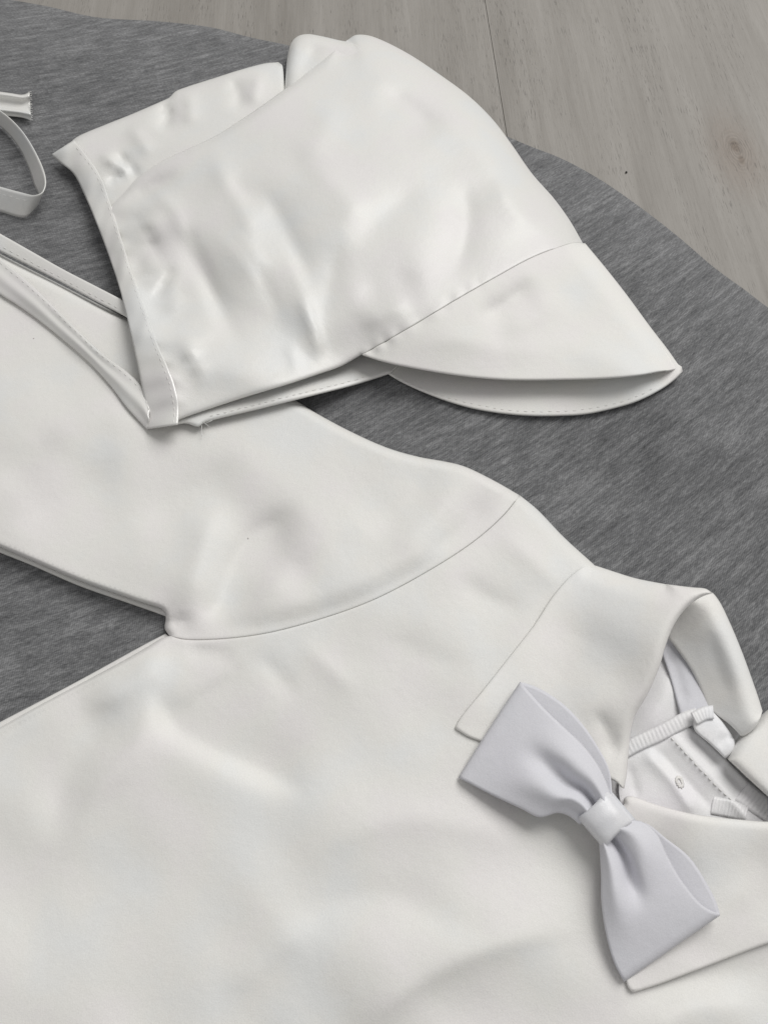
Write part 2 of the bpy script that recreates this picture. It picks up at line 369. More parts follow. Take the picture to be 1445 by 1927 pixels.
prof = [(-hw, -TH), (-hw, -BV), (-hw+BV, 0), (hw-BV, 0), (hw, -BV), (hw, -TH)]
pv = [(x, yy, z) for yy in (-PL/2, PL/2) for x, z in prof]
pf = [(i, i+6, i+7, i+1) for i in range(5)] + [(5, 11, 6, 0), (5, 4, 3, 2, 1, 0), (6, 7, 8, 9, 10, 11)]
pme = bpy.data.meshes.new('plank'); pme.from_pydata(pv, [], [f[::-1] for f in pf]); pme.materials.append(M_WOOD)
import bmesh
bm = bmesh.new(); bm.from_mesh(pme); bmesh.ops.recalc_face_normals(bm, faces=bm.faces); bm.to_mesh(pme); bm.free()
for i in range(-3, 3):
    o = bpy.data.objects.new('plank', pme); col.objects.link(o); o.parent = floor
    o.location = ((i+0.5)*PW, 0.1*math.sin(i*5), 0); o['strip_offset'] = (i+0.5)*PW
bme = bpy.data.meshes.new('underlay'); bme.from_pydata([(-0.9, -1.4, -0.0065), (0.9, -1.4, -0.0065), (0.9, 1.4, -0.0065), (-0.9, 1.4, -0.0065)], [], [(0, 1, 2, 3)]); bme.materials.append(m_gap)
uo = bpy.data.objects.new('underlay', bme); col.objects.link(uo); uo.parent = floor

# ------------------------------------------------------------------ grey jersey blanket
def Bz(X, Y):
    z = 0.9*lump(X, Y, 620, 1) + 0.35*lump(X, Y, 240, 2)
    z = z + fold(X, Y, [(1000, 640), (1180, 700), (1330, 830), (1460, 900)], 2.6, 60, 110)
    z = z + fold(X, Y, [(880, 800), (1060, 860), (1230, 960), (1460, 1050)], -2.0, 55, 90)
    z = z + fold(X, Y, [(1130, 420), (1230, 500), (1330, 590), (1460, 680)], 1.6, 50, 70)
    z = z + fold(X, Y, [(60, 300), (190, 420), (330, 560)], -1.0, 50, 60)
    return z
EDGE = [(-420, -40), (-150, -30), (0, -4), (90, 12), (180, 32), (300, 40), (400, 52), (470, 70), (560, 90), (700, 140), (850, 210), (987, 271), (1060, 300), (1132, 340), (1204, 390), (1276, 446), (1345, 505), (1400, 545), (1445, 579), (1560, 650), (1750, 760), (1950, 900)]
def marl_uv(X, Y):
    w = P(X, Y, 0); x, y = w[:, 0], w[:, 1]
    return np.stack([x*1.05+0.25*y, y - (0.58*x + 1.0*x*x)], 1)
blanket = sheet('blanket', [(EDGE, 16.6, 140), ([EDGE[-1], (2150, 1500), (2150, 2500)], 12, 60), ([(2150, 2500), (700, 2640), (-700, 2500)], 12, 60), ([(-700, 2500), (-700, 900), EDGE[0]], 12, 60)],
                Bz, M_JERSEY, None, s=19, thick=0, uvf=marl_uv, rings=(2, 5, 9, 14, 20, 27, 35, 46, 58, 72, 88, 106), step=9)
blanket['label'] = 'grey marl jersey blanket lying under the white baby clothes'; blanket['category'] = 'blanket'

# ------------------------------------------------------------------ white shirt
SEAM = [(978, 932), (945, 972), (890, 1020), (800, 1078), (700, 1130), (600, 1166), (500, 1192), (410, 1203), (345, 1203), (318, 1196)]
SEAM_S = spline(SEAM, 10)
def Tz(X, Y):
    """top of the shirt front and sleeve"""
    z = Bz(X, Y) + 5.2 + 0.55*lump(X, Y, 420, 3) + 0.2*lump(X, Y, 170, 4)
    return z
def above(z, X, Y):
    b = Bz(X, Y) + 2.4; return b + np.logaddexp(0, (z-b)*1.3)/1.3     # a crease bottoms out on the layer beneath
def torso_z(X, Y): return above(torso_z0(X, Y), X, Y)
def torso_z0(X, Y):
    z = Tz(X, Y)
    z = z + 1.15*fold(X, Y, [(330, 1215), (290, 1250), (250, 1290), (150, 1340)], 2.0, 34, 40)
    z = z + 1.15*fold(X, Y, [(293, 1275), (318, 1350), (390, 1400), (490, 1445), (590, 1500)], -3.4, 85, 26, 0.3)
    z = z + 1.15*fold(X, Y, [(300, 1250), (290, 1300), (260, 1400), (180, 1500), (120, 1620)], 1.6, 40, 46)
    z = z + 1.15*fold(X, Y, [(240, 1300), (180, 1380), (120, 1480), (100, 1600)], -1.8, 55, 60)
    z = z + 1.15*fold(X, Y, [(340, 1225), (400, 1228), (450, 1240)], -0.9, 13, 16)
    z = z + 1.15*fold(X, Y, [(480, 1225), (520, 1265), (560, 1320)], -0.8, 18, 24)
    z = z + 1.15*fold(X, Y, [(560, 1200), (610, 1250), (680, 1310)], 0.7, 26)
    z = z + 1.15*fold(X, Y, [(560, 1650), (640, 1580), (760, 1540), (900, 1560), (1040, 1600)], 2.0, 100, 70)
    z = z + 1.15*fold(X, Y, [(520, 1760), (620, 1700), (740, 1690), (860, 1740), (980, 1780)], -1.2, 70, 80)
    z = z + 1.15*fold(X, Y, [(1120, 1735), (980, 1765), (860, 1805), (740, 1880), (640, 1990)], 3.0, 48, 150)
    z = z + 1.15*fold(X, Y, [(420, 1880), (520, 1790), (600, 1720)], 1.1, 50, 45)
    z = z + 1.15*fold(X, Y, [(700, 1190), (800, 1230), (900, 1270)], -0.8, 40, 50)
    z = z + 1.15*fold(X, Y, [(850, 1080), (930, 1130), (1000, 1150)], -0.9, 26, 36)
    z = z + 1.15*fold(X, Y, [(930, 1000), (1010, 1060), (1060, 1120)], 0.8, 26, 30)
    z = z + 1.15*fold(X, Y, [(1130, 1920), (1250, 1850), (1380, 1830), (1500, 1800)], -1.2, 40, 60)
    z = z + 1.15*fold(X, Y, [(1180, 1990), (1300, 1900), (1450, 1900)], 1.4, 50, 60)
    return z
def sleeve_z(X, Y):
    k = np.exp(-(dist(X, Y, SEAM_S)/20)**2); return above(sleeve_z0(X, Y), X, Y)*(1-k) + torso_z(X, Y)*k
def sleeve_z0(X, Y):
    ds = dist(X, Y, np.array(SEAM, float)); z = Tz(X, Y) + 1.5*sm(0, 45, ds) + 0.9*np.exp(-((ds-45)/50)**2)*sm(1000, 700, X)
    z = z + 1.15*fold(X, Y, [(355, 1190), (420, 1130), (450, 1060), (500, 1000), (570, 950)], -4.8, 30, 75)
    z = z + 1.15*fold(X, Y, [(335, 1165), (365, 1090), (390, 1000), (420, 930)], 2.4, 60, 40)
    z = z + 1.15*fold(X, Y, [(430, 1190), (500, 1120), (560, 1060), (640, 1000), (700, 930)], 1.6, 46, 60)
    z = z + 1.15*fold(X, Y, [(520, 1110), (590, 1050), (680, 985)], -1.2, 34, 44)
    z = z + 1.15*fold(X, Y, [(240, 990), (310, 960), (400, 900), (470, 850)], -1.6, 46, 70)
    z = z + 1.15*fold(X, Y, [(20, 1010), (90, 960), (180, 900), (230, 840)], -1.5, 44, 60)
    z = z + 1.15*fold(X, Y, [(-40, 830), (80, 830), (200, 780), (320, 860)], 1.2, 70, 60)
    z = z + 1.15*fold(X, Y, [(0, 930), (60, 860), (120, 800)], -1.0, 40, 50)
    z = z + 1.15*fold(X, Y, [(930, 905), (900, 960), (850, 1010), (780, 1050)], -1.3, 20, 34)
    z = z + 1.15*fold(X, Y, [(880, 880), (850, 930), (800, 990), (700, 1050)], 0.9, 30, 30)
    z = z + 1.15*fold(X, Y, [(820, 870), (770, 950), (690, 1010)], -0.8, 36, 40)
    z = z + 1.15*fold(X, Y, [(318, 1168), (345, 1168), (365, 1160)], -1.2, 7, 9, 0.4)
    z = z - 2.2*np.exp(-((X-318)**2+(Y-1175)**2)/40**2)
    return z
shirt = thing('shirt', 'white satin baby shirt with turned down collar spread face up on the grey blanket', 'shirt', 700, 1450, 0.5)
SL_TOP = [(-420, 250), (-200, 372), (0, 477), (100, 528), (235, 597), (400, 676), (550, 750), (600, 780), (660, 812), (730, 843), (790, 860), (835, 868), (872, 877), (925, 902), (978, 932)]
SL_LOW = [(312, 1166), (309, 1150), (255, 1130), (150, 1093), (60, 1055), (0, 1030), (-200, 950), (-420, 870)]
sleeve = sheet('sleeve', [(SL_TOP, 5.6, 15), (SEAM, 0.42, 6), ([SEAM[-1], (310, 1182), SL_LOW[0]], 4.0, 16), (SL_LOW, 4.0, 9), ([SL_LOW[-1], SL_TOP[0]], 0, 1)], sleeve_z, M_SHIRT, shirt, s=12, thick=0.7)
sheet('underarm_panel', [([(-420, 400), (0, 560), (300, 760), (420, 1000), (330, 1168)], 0, 1), ([(330, 1168), (306, 1158), (250, 1138), (150, 1103), (60, 1064), (0, 1040), (-200, 962), (-420, 884)], 1.2, 10), ([(-420, 884), (-420, 400)], 0, 1)],
      lambda X, Y: Bz(X, Y)+1.7, M_SHIRT, shirt, s=30, thick=0.7)
SIDE = [(-560, 1660), (-300, 1528), (-100, 1424), (0, 1368), (100, 1313), (200, 1261), (270, 1222), (306, 1200), (318, 1196)]
NECK = [(1117, 1062), (1150, 1110), (1158, 1200), (1142, 1330), (1138, 1430), (1150, 1510), (1200, 1560), (1320, 1580), (1480, 1590), (1600, 1560), (1680, 1480)]
def torso_zz(X, Y):
    z = torso_z(X, Y)
    # flat felled seam running just inside the side edge
    d = dist(X, Y, SIDE_S); z = z - 0.55*np.exp(-((d-13)/3.0)**2)*sm(330, 200, X)
    return z
SIDE_S = spline(SIDE, 10)
torso = sheet('bodice', [(SEAM[::-1], 0.42, 6), ([(978, 932), (1010, 958), (1060, 1010), (1117, 1062)], 5, 16), (NECK, 2, 10),
              ([NECK[-1], (1900, 1600), (2010, 1900), (1980, 2400)], 4, 20), ([(1980, 2400), (900, 2520), (-300, 2420)], 4, 20), ([(-300, 2420), (-560, 1660)], 4, 20), (SIDE, 4.4, 9)],
              torso_zz, M_SHIRT, shirt, s=13, thick=0.7)
sheet('seam_facing', [([(-560, 1650), (0, 1359), (150, 1280), (270, 1214), (312, 1192)], 1.0, 8), ([(312, 1192), (420, 1300), (300, 1600), (-300, 1900), (-560, 1650)], 0, 1)],
      lambda X, Y: Bz(X, Y)+1.6, M_SHIRT, shirt, s=34, thick=0.7)
# inside of the neck
inner = sheet('lining', [([(1110, 1075), (1240, 1130), (1330, 1180), (1400, 1300), (1425, 1380)], 0, 1), ([(1425, 1380), (1500, 1500), (1560, 1620), (1200, 1620), (1110, 1500), (1110, 1075)], 0, 1)],
      lambda X, Y: Bz(X, Y)+1.5+fold(X, Y, [(1200, 1390), (1240, 1330), (1270, 1250)], 1.2, 24), M_LINE, shirt, s=14, thick=0.7)
def ribbed(name, line, wpx, z, n_rib, parent=shirt, h=0.17, mat=M_LINE, zf=None):
    """overlocked seam tape: a narrow band with closely set ridges of thread"""
    c = resample([(p[0], p[1]) for p in line], n_rib*4+1); tg = np.gradient(c, axis=0); tg /= np.linalg.norm(tg, axis=1)[:, None]
    nn = np.stack([-tg[:, 1], tg[:, 0]], 1); A = np.c_[c-nn*wpx/2, np.full(len(c), z)]; B = np.c_[c+nn*wpx/2, np.full(len(c), z)]
    m = 7; n = len(c); s, t = np.meshgrid(np.arange(n), np.linspace(0, 1, m), indexing='ij')
    Q = A[:, None]*(1-t[..., None]) + B[:, None]*t[..., None]
    wv = rng.rand(n, 1)*0.25
    zz = Q[..., 2] + (zf or Bz)(Q[..., 0].ravel(), Q[..., 1].ravel()).reshape(Q[..., 0].shape) + h*(0.5+0.5*np.cos(s*math.pi/2+t*1.6) - wv)*np.sin(np.pi*t)**0.6 + 0.25*np.sin(np.pi*t)**0.5
    V = P(Q[..., 0].ravel(), Q[..., 1].ravel(), zz.ravel())
    F = [(i*m+j, i*m+j+1, (i+1)*m+j+1, (i+1)*m+j) for i in range(n-1) for j in range(m-1)]
    nz = sum(np.cross(V[f[1]]-V[f[0]], V[f[2]]-V[f[0]])[2] for f in F)
    if nz < 0: F = [f[::-1] for f in F]
    o = mesh_obj(name, V, F, mat, parent); md = o.modifiers.new('cloth_thickness', 'SOLIDIFY'); md.thickness = 0.0008; md.offset = -1
    return o
# placket inside the back opening
def plk(X, Y):
    z = Bz(X, Y) + 3.0
    z = z + fold(X, Y, [(1255, 1375), (1305, 1430), (1372, 1500), (1420, 1560)], 1.3, 13, 16, 0.15)
    z = z + fold(X, Y, [(1290, 1372), (1345, 1430), (1410, 1500)], -1.0, 12, 12, 0.2)
    z = z + fold(X, Y, [(1205, 1410), (1255, 1460), (1285, 1500), (1310, 1540)], 1.4, 20, 16, 0.2)
    z = z + fold(X, Y, [(1225, 1400), (1262, 1440), (1300, 1480), (1340, 1525)], -0.9, 13, 14, 0.2)
    z = z + fold(X, Y, [(1180, 1430), (1190, 1470), (1200, 1510)], -0.8, 10)
    return z
sheet('placket', [([(1170, 1432), (1200, 1405), (1245, 1380), (1286, 1359)], 0.8, 6), ([(1286, 1359), (1320, 1385), (1365, 1427), (1410, 1472), (1460, 1520)], 1.0, 7), ([(1460, 1520), (1420, 1560), (1300, 1580), (1190, 1550), (1165, 1500), (1170, 1432)], 0, 1)],
      plk, M_LINE, shirt, s=7, thick=0.6, rings=(1.2, 3, 5, 8))
ribbed('seam_tape', [(1165, 1418), (1190, 1403), (1240, 1380), (1290, 1354), (1312, 1346)], 30, 3.7, 20)
ribbed('seam_tape', [(1396, 1488), (1425, 1510), (1470, 1540)], 44, 0.25, 11, zf=lambda x, y: plk(x, y))
ribbed('seam_tape', [(1340, 1516), (1372, 1522), (1405, 1530)], 34, 0.2, 10, zf=lambda x, y: plk(x, y))
stitches('placket_stitching', [(1262, 1388), (1310, 1440), (1350, 1482), (1400, 1528)], lambda x, y: plk(x, y)+0.1, M_THREAD, shirt, 9, 5, 0.15)
bh, bf = [], []
for k in range(26):
    a = k/26*6.283; r0 = 0.55+0.3*random.random()
    e0 = np.array([1278+4.5*r0*math.cos(a)+3*math.sin(a), 1472+9*r0*math.sin(a)]); e1 = e0 + np.array([5*math.cos(a+0.5), 5*math.sin(a+0.5)])
    u = np.linspace(0, 1, 4); pth = e0*(1-u[:, None]) + e1*u[:, None]
    zz = plk(pth[:, 0], pth[:, 1]) + np.array([0.1, 0.35, 0.3, -0.05])
    v, f = tube_data(P(pth[:, 0], pth[:, 1], zz), 0.00026, 5); o_ = len(bh); bh += v; bf += [tuple(i+o_ for i in q) for q in f]
mesh_obj('buttonhole', bh, bf, M_THREAD, shirt)
# collar: stand at the back of the neck and two turned down leaves
INNERFOLD = [(1340, 1116), (1318, 1124), (1290, 1145), (1266, 1180), (1252, 1215), (1240, 1255), (1218, 1306), (1194, 1348), (1186, 1378), (1182, 1420), (1178, 1462), (1174, 1484)]
IF_S = spline(INNERFOLD, 10)
def leafL(X, Y):
    d = dist(X, Y, IF_S); Hc = 4 + 14*sm(1480, 1120, Y)
    z = torso_z(X, Y)*0.5 + Bz(X, Y)*0.5 + 4.4
    z = z + Hc*(1-sm(-40, 230, d))
    z = z + fold(X, Y, [(1110, 1330), (1140, 1370), (1165, 1440)], -1.4, 20, 26)
    z = z + fold(X, Y, [(1130, 1150), (1080, 1230), (1010, 1310)], -0.9, 60, 60)
    z = z + 0.35*lump(X, Y, 150, 5)
    return z
sheet('collar_leaf', [([(855, 1370), (866, 1351), (905, 1303), (960, 1233), (1003, 1178), (1040, 1122), (1075, 1082), (1098, 1067), (1117, 1063)], 0.9, 6),
      ([(1117, 1063), (1150, 1074), (1195, 1088), (1250, 1099)], 9, 40), ([(1250, 1099), (1300, 1105), (1328, 1108), (1340, 1116)], 4.0, 22), (INNERFOLD, 4.0, 17),
      ([(1174, 1484), (1155, 1470), (1120, 1456)], 0.9, 6), ([(1120, 1456), (1040, 1445), (960, 1418), (905, 1396), (880, 1386), (855, 1370)], 0.9, 6)], leafL, M_COLLAR, shirt, s=9, thick=0.6)
BACKTOP = [(1322, 1110), (1338, 1114), (1352, 1130), (1372, 1170), (1395, 1225), (1415, 1280), (1428, 1318), (1434, 1338)]
BT_S = spline(BACKTOP, 10)
def stand(X, Y):
    d = dist(X, Y, BT_S)
    z = Bz(X, Y) + 15.5 - 10*sm(0, 130, d) - 4*sm(1180, 1360, Y)
    return z + fold(X, Y, [(1330, 1180), (1350, 1250), (1380, 1330)], -1.0, 22, 30)
sheet('collar_stand', [(BACKTOP, 7, 34), ([(1434, 1338), (1425, 1362), (1408, 1380), (1396, 1388)], 2, 10), ([(1396, 1388), (1370, 1362), (1345, 1345), (1330, 1336)], 1.0, 6), ([(1330, 1336), (1318, 1300), (1300, 1262), (1275, 1225), (1255, 1200)], 0.8, 6), ([(1255, 1200), (1280, 1150), (1322, 1110)], 0, 1)],
      stand, M_COLLAR, shirt, s=9, thick=1.2)
sheet('neck_facing', [([(1250, 1180), (1290, 1215), (1312, 1255), (1332, 1300), (1345, 1345)], 0, 1), ([(1345, 1345), (1315, 1356), (1283, 1362)], 0.6, 5), ([(1283, 1362), (1272, 1320), (1258, 1270), (1242, 1225)], 0.8, 6), ([(1242, 1225), (1230, 1190), (1250, 1180)], 0, 1)],
      lambda X, Y: Bz(X, Y)+3.6+fold(X, Y, [(1255, 1215), (1275, 1270), (1290, 1330)], -0.8, 8, 16, 0.2), M_BOW, shirt, s=8, thick=0.6, rings=(1.2, 3, 5, 8))
sheet('stand_end', [([(1305, 1350), (1318, 1332), (1340, 1338)], 1.2, 8), ([(1340, 1338), (1362, 1362), (1382, 1395), (1378, 1415), (1364, 1428)], 2, 10), ([(1364, 1428), (1335, 1400), (1305, 1372), (1305, 1350)], 1, 6)],
      lambda X, Y: Bz(X, Y)+6.0+fold(X, Y, [(1350, 1405), (1362, 1388), (1385, 1385)], -0.9, 5, 5, .2), M_LINE, shirt, s=8, thick=0.6, rings=(1.2, 3, 5, 8))
ribbed('seam_tape', [(1306, 1352), (1326, 1342), (1342, 1340)], 26, 6.6, 6)
def leafR(X, Y):
    TOP = RT_S; d = dist(X, Y, TOP)
    z = torso_z(X, Y)*0.5 + Bz(X, Y)*0.5 + 4.3 + 5*(1-sm(-30, 190, d)) * sm(1150, 1330, X)
    z = z + 0.5*sm(1545, 1400, Y)*sm(1330, 1420, X)
    z = z + fold(X, Y, [(1190, 1570), (1260, 1620), (1330, 1690)], -0.8, 40, 50)
    z = z + fold(X, Y, [(1300, 1800), (1370, 1700), (1450, 1640)], 0.8, 50, 60)
    return z + 0.3*lump(X, Y, 150, 6)
RTOP = [(1172, 1512), (1174, 1502), (1184, 1498), (1235, 1514), (1300, 1531), (1380, 1541), (1445, 1546), (1490, 1545)]
RT_S = spline(RTOP[2:], 10)
sheet('collar_leaf', [(RTOP, 2.6, 15), ([(1490, 1545), (1484, 1525), (1446, 1501)], 3, 14), ([(1446, 1501), (1410, 1468), (1366, 1426)], 3, 16), ([(1366, 1426), (1378, 1402), (1402, 1372), (1445, 1334), (1500, 1296), (1580, 1270)], 8, 26),
      ([(1580, 1270), (1690, 1400), (1660, 1640), (1570, 1738)], 2, 12), ([(1570, 1738), (1445, 1775), (1330, 1818), (1240, 1852), (1190, 1868)], 0.9, 6), ([(1190, 1868), (1181, 1858), (1176, 1840), (1160, 1740), (1158, 1600), (1172, 1512)], 0.9, 6)],
      leafR, M_COLLAR, shirt, s=10, thick=0.6)

# ------------------------------------------------------------------ bow tie
bow = thing('bow_tie', 'pale cool white satin bow tie pinned between the two collar points', 'bow tie', 1125, 1545, 8)
def bow_half(U, Lw, U2, L2, zk, ze, pleats, end):
    """one looped wing: front ply from the knot out to the fold, back ply returning beneath it"""
    n, m = 46, 34
    def ply(U, Lw, fz):
        a, b = resample(U, n), resample(Lw, n); s, t = np.meshgrid(np.linspace(0, 1, n), np.linspace(0, 1, m), indexing='ij')
        Q = a[:, None]*(1-t[..., None]) + b[:, None]*t[..., None]
        endc = resample(end, m)            # bend the outer rows on to the fold's line
        k = sm(0.55, 1.0, s)[..., None]; Q = Q + k*(endc[None]-Q[-1][None])
        return Q[..., 0], Q[..., 1], fz(s, t), s, t
    def front(s, t):
        e = np.clip(4*t*(1-t), 0, 1)
        z = zk + (ze-zk)*s - 3.6*t + 2.6*np.sin(np.pi*np.clip(s*0.95, 0, 1))*(0.55+0.45*e) + 1.6*e**0.5*(1-s)**1.5 - 1.2*np.clip((s-0.95)/0.05, 0, 1)**2
        for (t0, t1, A, w, s1) in pleats:
            c = t0 + (t1-t0)*s; z = z + A*np.exp(-((t-c)/(w*(0.55+0.9*s)))**2)*(1-sm(s1*0.45, s1, s))
        return z
    def back(s, t):
        return zk - 2.2 - 3.6*t + (ze+0.8-zk)*s - 0.4*np.sin(np.pi*s) - 0.4*np.clip((s-0.95)/0.05, 0, 1)**2
    X, Y, Zf, s, t = ply(U, Lw, front); X2, Y2, Zb, _, _ = ply(U2, L2, back)
    Zb = np.minimum(Zb, 1e9)
    V = np.vstack([P(X.ravel(), Y.ravel(), Zf.ravel()), P(X2[:-1].ravel(), Y2[:-1].ravel(), Zb[:-1].ravel())])
    F = [(i*m+j, i*m+j+1, (i+1)*m+j+1, (i+1)*m+j) for i in range(n-1) for j in range(m-1)]
    o = n*m
    F += [(o+i*m+j, o+(i+1)*m+j, o+(i+1)*m+j+1, o+i*m+j+1) for i in range(n-2) for j in range(m-1)]
    F += [((n-1)*m+j, (n-1)*m+j+1, o+(n-2)*m+j+1, o+(n-2)*m+j) for j in range(m-1)]   # the fold that joins the plies
    nz = sum(np.cross(V[f[1]]-V[f[0]], V[f[2]]-V[f[0]])[2] for f in F[:(n-1)*(m-1)])
    if nz < 0: F = [f[::-1] for f in F]
    ob = mesh_obj('bow_wing', V, F, M_BOW, bow)
    md = ob.modifiers.new('cloth_thickness', 'SOLIDIFY'); md.thickness = 0.0007; md.offset = -1
    return ob
bow_half(U=[(1150, 1500), (1143, 1478), (1128, 1445), (1100, 1406), (1062, 1370), (1015, 1328), (977, 1288)], Lw=[(1090, 1552), (1070, 1536), (1050, 1530), (1015, 1538), (980, 1522), (920, 1494), (862, 1464)],
         U2=[(1152, 1500), (1146, 1450), (1118, 1396), (1092, 1360), (1058, 1324), (1015, 1294), (981, 1281)], L2=[(1100, 1545), (1072, 1530), (1045, 1527), (1010, 1530), (980, 1516), (920, 1488), (864, 1461)],
         zk=14, ze=11.5, pleats=[(0.45, 0.40, -3.4, 0.10, 0.8), (0.66, 0.72, 2.2, 0.15, 0.8), (0.2, 0.25, 1.8, 0.16, 0.8)], end=[(978, 1283), (940, 1340), (900, 1402), (862, 1463)])
bow_half(U=[(1168, 1548), (1190, 1543), (1212, 1548), (1236, 1570), (1256, 1612), (1284, 1662), (1316, 1706), (1348, 1726)], Lw=[(1126, 1586), (1128, 1610), (1130, 1650), (1131, 1700), (1140, 1760), (1155, 1812), (1174, 1848)],
         U2=[(1170, 1546), (1212, 1548), (1252, 1578), (1292, 1610), (1326, 1655), (1348, 1692), (1358, 1719)], L2=[(1130, 1586), (1132, 1612), (1134, 1650), (1136, 1700), (1145, 1760), (1160, 1812), (1174, 1846)],
         zk=14, ze=12, pleats=[(0.60, 0.44, -4.0, 0.10, 0.70), (0.28, 0.25, 1.8, 0.2, 0.6), (0.84, 0.74, 2.2, 0.14, 0.85)], end=[(1354, 1723), (1300, 1760), (1240, 1802), (1174, 1848)])
# band round the middle
kn = []
A = np.array([1166, 1516.]); Bq = np.array([1112, 1568.]); ax = np.array([23., 27.])
n, m = 30, 12; V = []
for i in range(n):
    u = i/(n-1); a = math.pi*(u*1.1-0.05); c = A + (Bq-A)*(0.5-0.52*math.cos(a)); h = 11.3 - 2.4*u + 6.6*math.sin(max(0, min(math.pi, a)))**0.45
    for j in range(m):
        v = j/(m-1)*2-1; flare = 1+0.12*math.cos(a)**2; p = c + ax*v*flare*(1.0 if i else 1.0)
        V.append(P(p[0], p[1], h - 0.8*abs(v)**4 + 0.1*math.sin(v*6+u*4))[0])
F = [(i*m+j, i*m+j+1, (i+1)*m+j+1, (i+1)*m+j) for i in range(n-1) for j in range(m-1)]
if sum(np.cross(V[f[1]]-V[f[0]], V[f[2]]-V[f[0]])[2] for f in F) < 0: F = [f[::-1] for f in F]
o = mesh_obj('band', V, F, M_BAND, bow); md = o.modifiers.new('cloth_thickness', 'SOLIDIFY'); md.thickness = 0.0008; md.offset = -1

# ------------------------------------------------------------------ bonnet with brim
hat = thing('bonnet', 'white satin baby bonnet with soft brim lying folded flat, its ribbon ties trailing left', 'bonnet', 640, 480, 2)
def over_sleeve(X, Y):
    d = (Y - (597 + (X-235)*0.486)); return sm(-130, 20, d)*sm(760, 620, X)
def Hb(X, Y): return Bz(X, Y) + 7.2*over_sleeve(X, Y)
LE_S = np.array([(680, 668), (600, 704), (470, 745), (328, 794)], float)
def hat_top(X, Y):
    cx, cy = X-640, Y-430; c, s = math.cos(0.35), math.sin(0.35); a, b = (cx*c+cy*s)/430, (-cx*s+cy*c)/270
    z = Hb(X, Y) + 8.5 + 10*np.exp(-(a*a+b*b)) + 0.35*lump(X, Y, 210, 7) - 2.6*np.exp(-(dist(X, Y, LE_S)/55)**2)
    return z
RIP = []
for yb in (405, 432, 455, 486, 512, 540, 566, 596, 622, 655, 690, 722):
    xb = float(np.interp(yb, [378, 440, 515, 580, 645, 705, 745], [203, 222, 246, 268, 292, 318, 330]))
    L_ = random.uniform(50, 130); RIP.append((xb+10, yb, xb+L_, yb-random.uniform(5, 45), random.choice((-1, 1))*random.uniform(0.5, 1.0), random.uniform(7, 13)))
RIP += [(300, 600, 345, 545, 1.3, 10), (285, 575, 320, 520, -1.0, 10), (250, 440, 320, 395, 1.1, 14), (225, 388, 345, 322, -1.8, 16), (413, 330, 498, 400, -1.3, 34), (329, 380, 432, 639, -1.3, 24), (352, 498, 413, 640, 1.0, 18), (395, 423, 500, 560, 1.0, 26), (640, 440, 606, 615, -1.2, 30), (268, 507, 296, 470, 0.9, 10), (300, 573, 347, 498, 0.9, 11), (300, 548, 332, 500, -1.1, 9), (340, 690, 372, 640, 0.8, 12), (470, 470, 540, 640, -0.8, 22), (520, 440, 590, 610, 0.9, 20), (430, 430, 510, 520, 0.9, 24)]
def crown_z(X, Y):
    z = hat_top(X, Y)
    F_ = [([(470, 330), (520, 400), (560, 480), (600, 560)], -2.0, 36, 50), ([(560, 300), (640, 360), (700, 450)], 1.4, 50, 60),
          ([(700, 170), (760, 190), (830, 260)], -1.4, 34, 44), ([(640, 180), (600, 260), (560, 320)], 1.3, 50, 44),
          ([(860, 330), (880, 400), (870, 470), (840, 540)], -1.7, 36, 44), ([(930, 330), (960, 390), (1010, 440)], 1.0, 34, 40),
          ([(400, 260), (420, 330), (460, 400), (480, 480)], 1.4, 34, 34), ([(310, 420), (370, 500), (420, 590), (470, 680)], -1.6, 34, 40),
          ([(330, 620), (370, 680), (380, 740)], 1.0, 26, 26), ([(560, 540), (590, 620), (606, 692)], 1.7, 13, 22), ([(540, 640), (556, 680), (560, 710)], 0.6, 9, 12),
          ([(270, 540), (300, 590), (330, 560), (360, 540)], -0.8, 16, 20), ([(240, 400), (280, 440), (300, 500)], -1.2, 18, 24), ([(280, 350), (330, 400), (350, 460)], 1.2, 24, 24),
          ([(660, 560), (720, 540), (800, 520)], -1.0, 44, 44), ([(640, 430), (730, 400), (800, 340)], -1.0, 44, 54), ([(680, 620), (720, 590), (780, 570)], 0.9, 26, 26)]
    for l, A, w, w2 in F_: z = z + fold(X, Y, l, A*1.2, w, w2)
    for x0, y0, x1, y1, A, w in RIP: z = z + fold(X, Y, [(x0, y0), ((x0+x1)/2+3, (y0+y1)/2-5), (x1, y1)], A*1.15, w, w*1.5, 0.45)
    # puckers along the brim seam
    d = dist(X, Y, BS_S); t = X*0.9 - Y*0.4
    z = z + 0.24*np.sin(t/6.5 + 2*np.sin(t/31))*np.exp(-(d/15)**2)*sm(960, 850, X)*sm(660, 720, X)
    d2 = dist(X, Y, BI_S); t2 = Y
    z = z + 0.35*np.sin(t2/8.0+2*np.sin(t2/37))*np.exp(-(d2/16)**2)
    z = z - 5.0*np.exp(-(d2/75)**2)*sm(800, 300, Y)*0.6
    return z
BSEAM = [(1101, 458), (1080, 457), (1060, 462), (1000, 485), (930, 523), (860, 563), (790, 605), (730, 640), (680, 668)]
BS_S = spline(BSEAM, 8)
B_IN = [(136, 264), (160, 292), (185, 328), (203, 378), (222, 440), (246, 515), (268, 580), (292, 645), (318, 705), (330, 745), (333, 775), (328, 797)]
BI_S = spline(B_IN, 8)
CREASE = [(200, 392), (225, 368), (258, 335), (300, 306), (350, 282), (405, 256), (465, 218), (530, 172), (600, 118), (655, 74)]
LOWEDGE = [(680, 668), (640, 690), (600, 704), (540, 724), (470, 745), (400, 768), (350, 785), (328, 794)]
